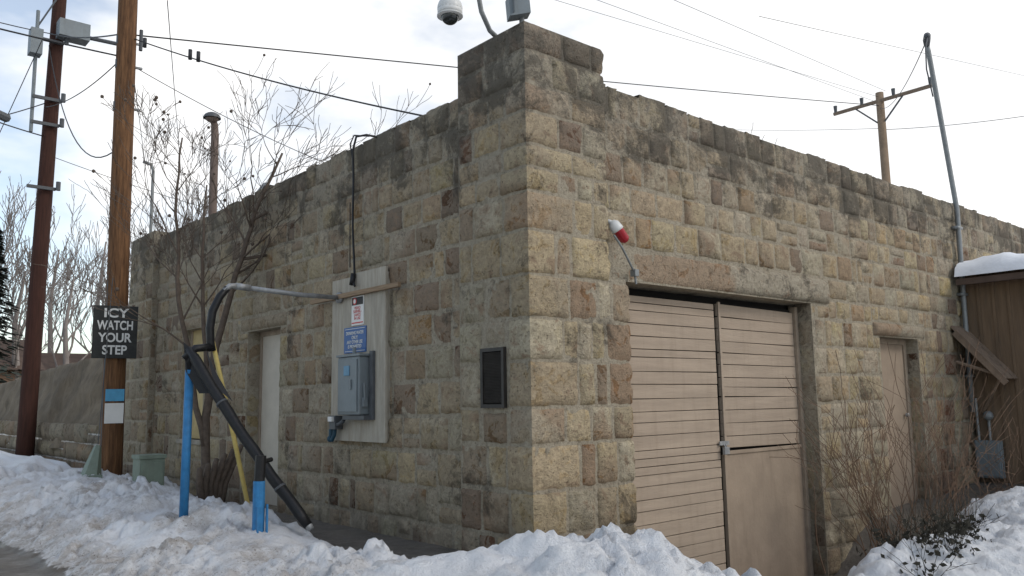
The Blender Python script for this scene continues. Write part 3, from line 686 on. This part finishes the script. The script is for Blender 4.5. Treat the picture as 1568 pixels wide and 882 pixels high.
def stem(mb,pts,r0,r1,sub,depth,kids,L,spread=.7,minr=.004,drop=None,start=.45,up=.15):
    pts=[V(p) for p in pts]; N=len(pts); q=[]
    for i in range(N-1):
        for k in range(3):
            t=k/3; p=pts[i].lerp(pts[i+1],t); q.append(p+V((random.gauss(0,.012),random.gauss(0,.012),0)))
    q.append(pts[-1]); M=len(q)
    mb.tube(q,[r0+(r1-r0)*i/(M-1) for i in range(M)],9,0,True)
    for s in range(sub):
        t=start+(1-start)*(s+random.random())/sub; i=min(M-2,int(t*(M-1))); d=(q[i+1]-q[i]).normalized()
        v=V((random.gauss(0,1),random.gauss(0,1),random.gauss(0,.3))); v=(v-d*v.dot(d)).normalized()
        branch(mb,q[i],d+v*spread,L*random.uniform(.7,1.2)*(1.25-t*.6),(r0+(r1-r0)*t)*.5,depth,.6,up,kids,5,minr,drop)
random.seed(21)
mb=MB(); dr=[]
stem(mb,[(-.42,5.4,-.1),(-.50,5.4,.8),(-.48,5.35,1.5),(-.40,5.3,2.1),(-.25,5.2,2.8),(-.12,5.1,3.4),(.02,5.0,3.9),(.22,4.95,4.4)],.060,.014,11,3,3,.98,spread=.95,minr=.0034,drop=dr,start=.52,up=.08)
stem(mb,[(-.50,5.4,.7),(-.66,5.4,1.4),(-.82,5.4,2.2),(-.92,5.4,3.0),(-.95,5.4,3.8),(-.9,5.4,4.5)],.040,.010,10,3,3,.85,spread=.85,minr=.0034,drop=dr,start=.42)
stem(mb,[(-.47,5.35,1.3),(-.55,5.4,2.1),(-.60,5.45,3.0),(-.5,5.6,4.0)],.035,.010,7,3,3,.7,spread=.8,minr=.0034,drop=dr,start=.4)
branch(mb,V((-.2,5.18,3.0)),V((1,-.6,.30)),1.35,.022,3,.5,.05,4,5,.0034,dr); branch(mb,V((-.1,5.08,3.5)),V((.9,-.4,.5)),1.25,.018,3,.5,.05,4,5,.0034,dr)
branch(mb,V((-.75,5.4,1.9)),V((-.6,.2,.7)),.8,.014,3,.5,.06,3,5,.0034,dr)
for p in dr:
    if random.random()<.06: mb.sphere(p,random.uniform(.014,.026),0,5)
finish("bare_tree",mb,[M_bark],None,True)
mb=MB()
for i in range(6): mb.tube([(-.5+i*.03,5.3,-.1),(-.62+i*.07,5.2+.02*i,.25),(-.66+i*.1,5.1,.45+.05*i)],[.06,.045,.03],7)
finish("tree_stump",mb,[M_bark],None,True)
random.seed(5)
mb=MB()
for i in range(14):
    a_=.08+.023*i+random.uniform(-.01,.01); d=random.uniform(42,62); q=C+V((math.sin(a_),math.cos(a_),0))*d
    h=random.uniform(.62,1.0)*13*d/50
    stem(mb,[(q.x,q.y,0),(q.x+.2,q.y,h*.3),(q.x,q.y,h*.6),(q.x+.3,q.y,h*.9)],.24,.05,8,3,3,h*.26,minr=.018,start=.25,up=.3)
finish("tree_line",mb,[M_fbark],None,True)
mb=MB(); q=at(.84,.542,0,45)
stem(mb,[(q.x,q.y,0),(q.x,q.y,8),(q.x,q.y,14)],.2,.04,8,2,3,2.5,minr=.015,start=.5); finish("bare_tree.001",mb,[M_fbark],None,True)
for ci,(a_,d,h) in enumerate(((.150,38,8.2),(.120,42,10))):
    mb=MB(); q=C+V((math.sin(a_),math.cos(a_),0))*d; mb.tube([(q.x,q.y,0),(q.x,q.y,h)],[.2,.03],8,0)
    for k in range(1800):
        t=random.random()**.8; z=1+(h-1)*t; rr=(1-t)*1.8*random.uniform(.3,1)*(1+.25*math.sin(z*5))+.05; an=random.random()*6.28
        p=V((q.x+rr*math.cos(an),q.y+rr*math.sin(an),z-rr*.25)); o_=V((math.cos(an),math.sin(an),-.3)); s_=V((-math.sin(an),math.cos(an),0)); w=random.uniform(.06,.15)
        mb.add([p-o_*w*1.6,p+s_*w,p+o_*w*1.8,p-s_*w],[(0,1,2,3)],1)
    finish("pine_tree" if ci==0 else "pine_tree.001",mb,[M_bark,M_conif])
for hi,(a_,d,w,hh) in enumerate(((.135,44,5,3.0),(.205,52,6,2.8))):
    H=empty("distant_house" if hi==0 else "distant_house.001"); q=C+V((math.sin(a_),math.cos(a_),0))*d; x,y=q.x,q.y
    mb=MB(); mb.box((x-w/2,y,0),(x+w/2,y+6,hh)); finish("walls",mb,[M_house],H)
    mb=MB(); mb.add([(x-w/2-.4,y-.4,hh-.1),(x+w/2+.4,y-.4,hh-.1),(x+w/2+.4,y+6.4,hh-.1),(x-w/2-.4,y+6.4,hh-.1),(x-w/2-.4,y+3,hh+1.5),(x+w/2+.4,y+3,hh+1.5)],[(0,1,5,4),(2,3,4,5),(0,4,3),(1,2,5),(0,3,2,1)]); finish("roof",mb,[M_roof],H)
    mb=MB(); mb.box((x-1.6,y-.02,1),(x-.6,y-.001,2));mb.box((x+.5,y-.02,1),(x+1.5,y-.001,2)); finish("windows",mb,[M_glass],H)
K=empty("retaining_wall")
mb=MB(); vs=[];fs=[];nn=150;mm=18
for i in range(nn+1):
    y=10.4+35*(i/nn)**1.3; tz=2.25-.30*ss(10.4,30,y)+.08*noise.noise(V((y*.5,0,0)))
    for j in range(mm+1):
        t=j/mm; z=.35+(tz-.35)*t; x=.05+.55*t+.14*noise.noise(V((y*1.2,z*1.5,4)))+.07*noise.noise(V((y*4,z*4,4)))+.15*math.sin(y*.3)
        vs.append((x,y,z))
    vs.append((1.6,y,tz+.02))
for i in range(nn):
    for j in range(mm+1): q=i*(mm+2)+j; fs.append((q,q+1,q+mm+3,q+mm+2))
mb.add(vs,fs); finish("rendered_face",mb,[M_render],K,True)
mb=MB(); random.seed(9)
wall(mb,V((-.06,0,0)),uL,nL,10.4,40,[-.2,.15,.50,.88],[],.09,.42,wmin=.4,wmax=1.1,topflag=False,d=.08); core(mb,V((-.06,0,0)),uL,nL,10.4,40,-.3,.84,[],.3)
finish("footing_stones",mb,[M_stone],K,True)
# ------------------------------------------------------------------ shrubs on right
random.seed(33)
mb=MB()
for i in range(60):
    p=V((random.gauss(4.45,.42),random.gauss(-.75,.22),-.55)); d=V((random.gauss(0,.35),random.gauss(0,.3),1))
    branch(mb,p,d,random.uniform(.6,1.15),.007,2,.5,.1,2,4,.0028)
finish("bare_shrub",mb,[M_shrub],None)
mb=MB()
for i in range(26):
    p=V((random.gauss(7.0,.9),random.gauss(-.9,.25),-.3)); d=V((random.gauss(0,.45),random.gauss(0,.3),1))
    branch(mb,p,d,random.uniform(.3,.6),.006,2,.6,.05,2,4,.003)
finish("bare_shrub.001",mb,[M_shrub],None)
mb=MB()
def gz(x,y): return base(x,y)+max(prof(x,y,ridge2,1)[0],0)
for k in range(14):
    cx,cy=random.uniform(2.1,3.9),random.uniform(-2.0,-1.4); g0=gz(cx,cy)
    for i in range(60):
        p=V((random.gauss(cx,.12),random.gauss(cy,.10),g0+random.gauss(.03,.07))); s=random.uniform(.010,.024)
        a_=V((random.gauss(0,1),random.gauss(0,1),random.gauss(0,1))).normalized(); b_=a_.orthogonal().normalized()
        mb.add([p-a_*s*1.6,p+b_*s,p+a_*s*1.6,p-b_*s],[(0,1,2,3)])
    for i in range(5): branch(mb,V((cx,cy,g0-.08)),V((random.gauss(0,.5),random.gauss(0,.5),1)),.28,.004,1,.6,.05,3,4,.002)
finish("low_bush",mb,[M_leaf],None)
# ------------------------------------------------------------------ light
w=bpy.data.worlds.new("World"); bpy.context.scene.world=w; w.use_nodes=True; nt=w.node_tree;N=nt.nodes;L=nt.links
bg=N["Background"]; bg.inputs[1].default_value=.1
el=math.radians(38); az=math.radians(-62)
sd=V((math.cos(el)*math.cos(az),math.cos(el)*math.sin(az),math.sin(el)))
sky=N.new("ShaderNodeTexSky"); sky.sky_type='NISHITA'; sky.sun_disc=False; sky.sun_elevation=el; sky.sun_rotation=math.atan2(sd.x,sd.y)
tc=N.new("ShaderNodeTexCoord"); mp=N.new("ShaderNodeMapping"); mp.inputs["Scale"].default_value=(1,1,2.2); L.new(tc.outputs["Generated"],mp.inputs[0])
n=N.new("ShaderNodeTexNoise"); n.inputs["Scale"].default_value=2.3; n.inputs["Detail"].default_value=6; n.inputs["Roughness"].default_value=.55; L.new(mp.outputs[0],n.inputs["Vector"])
s=N.new("ShaderNodeSeparateXYZ"); L.new(tc.outputs["Generated"],s.inputs[0])
def mt(op,a,b):
    q=N.new("ShaderNodeMath"); q.operation=op
    for i,v in enumerate((a,b)):
        if hasattr(v,'links'): L.new(v,q.inputs[i])
        else: q.inputs[i].default_value=v
    return q.outputs[0]
k=mt('ADD',n.outputs[0],mt('MULTIPLY',mt('SUBTRACT',s.outputs[0],.45),.7))
r=N.new("ShaderNodeValToRGB"); r.color_ramp.elements[0].position=.30; r.color_ramp.elements[1].position=.46; L.new(k,r.inputs[0])
r.color_ramp.elements[0].color=(.25,.25,.25,1)
mg=N.new("ShaderNodeMix"); mg.data_type='RGBA'; mg.blend_type='MULTIPLY'; mg.inputs[0].default_value=1; L.new(sky.outputs[0],mg.inputs[6]); mg.inputs[7].default_value=(2.2,2.1,1.95,1)
cr=N.new("ShaderNodeValToRGB"); cr.color_ramp.elements[0].position=.35; cr.color_ramp.elements[1].position=.56; cr.color_ramp.elements[0].color=(10.5,10.65,10.9,1); cr.color_ramp.elements[1].color=(12,12,12,1); L.new(n.outputs[0],cr.inputs[0])
mx=N.new("ShaderNodeMix"); mx.data_type='RGBA'; L.new(r.outputs[0],mx.inputs[0]); L.new(mg.outputs[2],mx.inputs[6]); L.new(cr.outputs[0],mx.inputs[7]); L.new(mx.outputs[2],bg.inputs[0])
sl=bpy.data.lights.new("sun",'SUN'); sl.energy=1.1; sl.angle=math.radians(16); sl.color=(1,.96,.9); so=bpy.data.objects.new("sun",sl); bpy.context.scene.collection.objects.link(so)
so.rotation_euler=(-sd).to_track_quat('-Z','Y').to_euler()
sc_=bpy.context.scene; sc_.view_settings.view_transform='Standard'; sc_.view_settings.look='None'; sc_.view_settings.exposure=0
